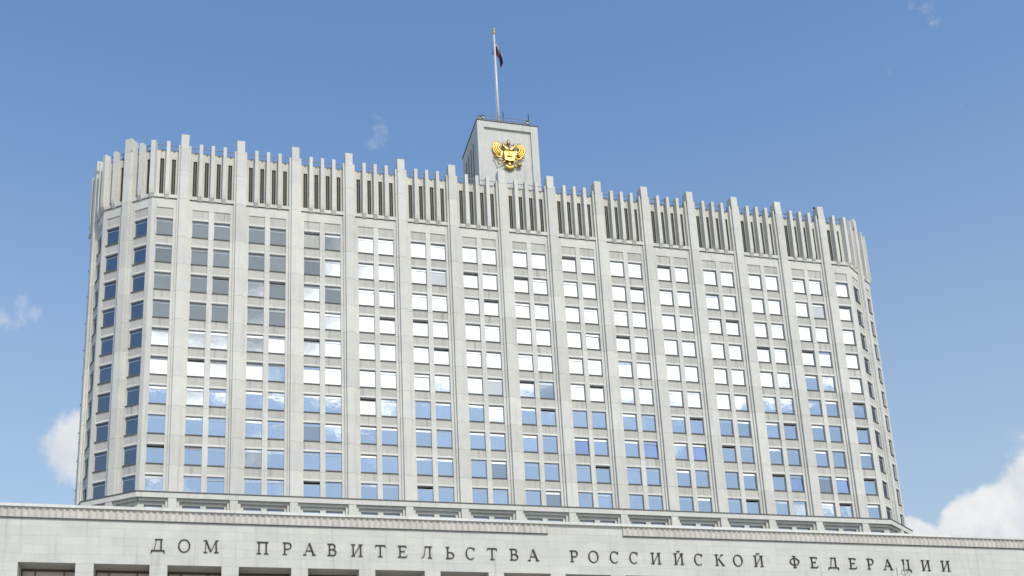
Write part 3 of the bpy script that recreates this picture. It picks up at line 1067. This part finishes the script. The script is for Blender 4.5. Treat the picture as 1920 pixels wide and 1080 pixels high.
class Glyph:
    def __init__(self):
        self.mb = MB()
        self.k = 0

    def _slab(self, poly):
        # every stroke a hair prouder than the last, so no two faces share a plane
        self.k += 1
        area = sum(poly[i][0] * poly[(i + 1) % len(poly)][1] - poly[(i + 1) % len(poly)][0] * poly[i][1] for i in range(len(poly)))
        if area < 0:
            poly = poly[::-1]
        self.mb.slab_xz(poly, -0.11 - 0.003 * self.k, -0.03)

    def st(self, x0, z0, x1, z1, w):
        """straight stroke; w measured across, horizontally for steep strokes"""
        if abs(z1 - z0) >= abs(x1 - x0) * 0.5:
            self._slab([(x0 - w / 2, z0), (x0 + w / 2, z0), (x1 + w / 2, z1), (x1 - w / 2, z1)])
        else:
            self._slab([(x0, z0 - w / 2), (x1, z1 - w / 2), (x1, z1 + w / 2), (x0, z0 + w / 2)])
        return self

    def serif(self, x, z, half=0.14):
        s = 1 if z < 0.5 else -1
        z0, z1 = z, z + s * 0.05
        self._slab([(x - half, z0), (x + half, z0), (x + half * 0.9, z1), (x - half * 0.9, z1)])
        return self

    def bow(self, cx, cz, rx, rz, a0, a1, thick=TKS, thin=THN, n=18):
        for i in range(n):
            q = []
            for a in (a0 + (a1 - a0) * i / n, a0 + (a1 - a0) * (i + 1) / n):
                r = math.radians(a)
                c, s = math.cos(r), math.sin(r)
                w = thin + (thick - thin) * c * c
                q.append(((cx + rx * c, cz + rz * s), (cx + (rx - w) * c, cz + (rz - w) * s)))
            (o1, i1), (o2, i2) = q
            b = len(self.mb.v)
            d = -0.11 - 0.003 * (self.k + 1 + (i % 2))
            for (x, zz) in (o1, o2, i2, i1):
                self.mb.v.append((x, d, zz))
            for (x, zz) in (o1, o2, i2, i1):
                self.mb.v.append((x, -0.03, zz))
            self.mb.f += [(b, b + 3, b + 2, b + 1), (b + 4, b + 5, b + 6, b + 7), (b, b + 1, b + 5, b + 4), (b + 2, b + 3, b + 7, b + 6), (b + 1, b + 2, b + 6, b + 5), (b + 3, b, b + 4, b + 7)]
        self.k += 2
        return self


def make_glyph(ch):
    g = Glyph()
    if ch == 'Д':
        g.st(-0.27, 0.97, 0.33, 0.97, THN).st(-0.14, 0.94, -0.3, 0.08, THN).st(0.22, 0.94, 0.22, 0.08, TKS)
        g.st(-0.52, 0.06, 0.48, 0.06, 0.07).st(-0.52, -0.16, -0.46, 0.06, 0.07).st(0.47, -0.16, 0.44, 0.06, 0.07)
    elif ch == 'О':
        g.bow(0, 0.5, 0.46, 0.53, 0, 360, 0.11, THN, 36)
    elif ch == 'М':
        g.st(-0.42, 0.0, -0.38, 1.0, THN).st(-0.38, 1.0, 0.0, 0.06, TKS).st(0.0, 0.06, 0.38, 1.0, THN).st(0.42, 0.0, 0.38, 1.0, TKS)
        g.serif(-0.42, 0, 0.15).serif(0.42, 0, 0.18).serif(-0.46, 1.0, 0.1).serif(0.46, 1.0, 0.1)
    elif ch == 'П':
        g.st(-0.28, 0, -0.28, 1, TKS).st(0.28, 0, 0.28, 1, TKS).st(-0.45, 0.965, 0.45, 0.965, 0.07).serif(-0.28, 0, 0.18).serif(0.28, 0, 0.18)
    elif ch == 'Р':
        g.st(-0.2, 0, -0.2, 1, TKS).serif(-0.2, 0, 0.18).st(-0.36, 0.965, 0.05, 0.965, 0.07).st(-0.14, 0.46, 0.05, 0.46, THN)
        g.bow(0.03, 0.715, 0.31, 0.285, -90, 90)
    elif ch == 'А':
        g.st(-0.36, 0, 0.0, 1.0, THN).st(0.36, 0, 0.0, 1.0, TKS + 0.02).st(-0.24, 0.36, 0.2, 0.36, THN).serif(-0.36, 0, 0.14).serif(0.36, 0, 0.17)
    elif ch == 'В':
        g.st(-0.22, 0, -0.22, 1, TKS).st(-0.38, 0.965, 0.02, 0.965, 0.07).st(-0.38, 0.035, 0.04, 0.035, 0.07).st(-0.2, 0.52, 0.04, 0.52, THN)
        g.bow(0.0, 0.755, 0.27, 0.245, -90, 90).bow(0.02, 0.27, 0.33, 0.27, -90, 90)
    elif ch in 'ИЙ':
        g.st(-0.3, 0, -0.3, 1, TKS).st(0.3, 0, 0.3, 1, TKS).st(-0.27, 0.06, 0.27, 0.94, THN + 0.02)
        g.serif(-0.3, 0, 0.17).serif(0.3, 0, 0.17).serif(-0.3, 1, 0.17).serif(0.3, 1, 0.17)
        if ch == 'Й':
            g.bow(0.0, 1.24, 0.17, 0.11, 190, 350, 0.06, 0.07, 8)
    elif ch == 'Т':
        g.st(0, 0, 0, 1, TKS).serif(0, 0, 0.19).st(-0.4, 0.965, 0.4, 0.965, 0.07).st(-0.42, 0.8, -0.37, 0.965, 0.06).st(0.42, 0.8, 0.37, 0.965, 0.06)
    elif ch == 'Е':
        g.st(-0.2, 0, -0.2, 1, TKS).st(-0.38, 0.965, 0.3, 0.965, 0.07).st(-0.38, 0.035, 0.34, 0.035, 0.07).st(-0.2, 0.52, 0.14, 0.52, THN)
        g.st(0.32, 0.82, 0.28, 0.965, 0.06).st(0.38, 0.2, 0.32, 0.035, 0.06).st(0.15, 0.44, 0.15, 0.6, 0.05)
    elif ch == 'Л':
        g.st(-0.18, 0.965, 0.45, 0.965, 0.07).st(0.26, 0, 0.26, 1, TKS).serif(0.26, 0, 0.18).st(-0.1, 0.95, -0.24, 0.12, THN).st(-0.24, 0.14, -0.42, 0.04, 0.08)
    elif ch == 'Ь':
        g.st(-0.2, 0, -0.2, 1, TKS).serif(-0.2, 1, 0.18).st(-0.36, 0.035, 0.04, 0.035, 0.07).st(-0.18, 0.54, 0.04, 0.54, THN).bow(0.02, 0.28, 0.33, 0.28, -90, 90)
    elif ch == 'С':
        g.bow(0.02, 0.5, 0.42, 0.53, 48, 312, 0.11, THN, 26).st(0.33, 0.74, 0.35, 0.97, 0.07)
    elif ch == 'К':
        g.st(-0.26, 0, -0.26, 1, TKS).serif(-0.26, 0, 0.17).serif(-0.26, 1, 0.17).st(-0.22, 0.46, 0.26, 0.97, THN).st(0.34, 0.02, -0.06, 0.58, TKS).serif(0.34, 0, 0.15).serif(0.27, 1, 0.14)
    elif ch == 'Ф':
        g.st(0, -0.03, 0, 1.06, TKS).serif(0, -0.03, 0.18).serif(0, 1.06, 0.18).bow(0, 0.53, 0.48, 0.34, 0, 360, 0.105, THN, 32)
    elif ch == 'Ц':
        g.st(-0.3, 0.04, -0.3, 1, TKS).st(0.2, 0.04, 0.2, 1, TKS).serif(-0.3, 1, 0.16).serif(0.2, 1, 0.16).st(-0.45, 0.04, 0.38, 0.04, 0.08).st(0.44, -0.2, 0.36, 0.04, 0.08)
    return g.mb


TEXT = 'ДОМПРАВИТЕЛЬСТВАРОССИЙСКОЙФЕДЕРАЦИИ'
XS = [-47.63, -44.99, -42.24, -36.85, -34.23, -31.87, -29.39, -26.69, -24.1, -21.63, -18.89, -16.23, -13.9, -11.37, -8.78, -6.52, -1.6, 0.75, 3.3, 5.73, 8.51,
      11.41, 13.92, 16.64, 19.04, 21.77, 26.57, 29.19, 31.83, 34.5, 37.0, 39.42, 42.06, 44.83, 47.68]
CAP = 1.36
gl_mesh = {}
for ch, x in zip(TEXT, XS):
    if ch not in gl_mesh:
        mb = make_glyph(ch)
        mb.v = [(vx * CAP, vy, vz * CAP) for vx, vy, vz in mb.v]
        gl_mesh[ch] = mb.mesh('letter', M['letter'])
    lo = put('letter', gl_mesh[ch], ins, (x, 0, 0))

# ------------------------------------------------------------------ small things
rf = put('roof_fitting', MB().tube([(0, 0, 0), (0, 0, 0.3)], [0.05, 0.04], 8).ball((0, 0, 0.48), 0.17, 0.17, 0.2).mesh('roof_fitting', M['dark'], True), None, (46.55, 1.2, Z_PIL))
tag(rf, 'small dark fitting on top of the rightmost tall pilaster of the long front', 'fitting')

# top of a scrolled iron street lamp standing near the viewer, lower right
mast = bpy.data.objects.new('street_lamp', None)
mast.location = (-25.96, -112.97, 0)
mast.rotation_euler = (0, 0, math.radians(-35))
col.objects.link(mast)
tag(mast, 'thin dark iron lamp standard with scrollwork top near the lower right edge', 'street lamp')
put('post', MB().tube([(-0.12, 0, 0), (-0.12, 0, 0.9), (-0.12, 0, 1.0), (-0.12, 0, 5.0), (-0.12, 0, 9.06)], [0.10, 0.09, 0.055, 0.035, 0.013], 8).ball((-0.12, 0, 9.08), 0.02, 0.02, 0.024).mesh('post', M['grey']), mast)
for i, (cx, cz, r, a0, a1) in enumerate(((0.05, 8.95, 0.075, -60, 250), (0.10, 8.82, 0.08, 100, 420), (0.0, 8.72, 0.07, 20, 330), (0.09, 8.60, 0.07, -100, 200))):
    put('scroll', MB().tube([(x, y, z) for x, y, z in arc(cx, cz, r, a0, a1, 12, 0)], 0.011, 6).mesh('scroll', M['grey']), mast)
put('bracket', MB().tube([(-0.12, 0, 8.3), (0.02, 0, 8.45), (0.06, 0, 8.9), (0.06, 0, 9.1)], 0.012, 6).tube([(-0.12, 0, 8.62), (0.16, 0, 8.72)], 0.010, 6).ball((0.06, 0, 9.11), 0.02, 0.02, 0.02).mesh('bracket', M['grey']), mast)
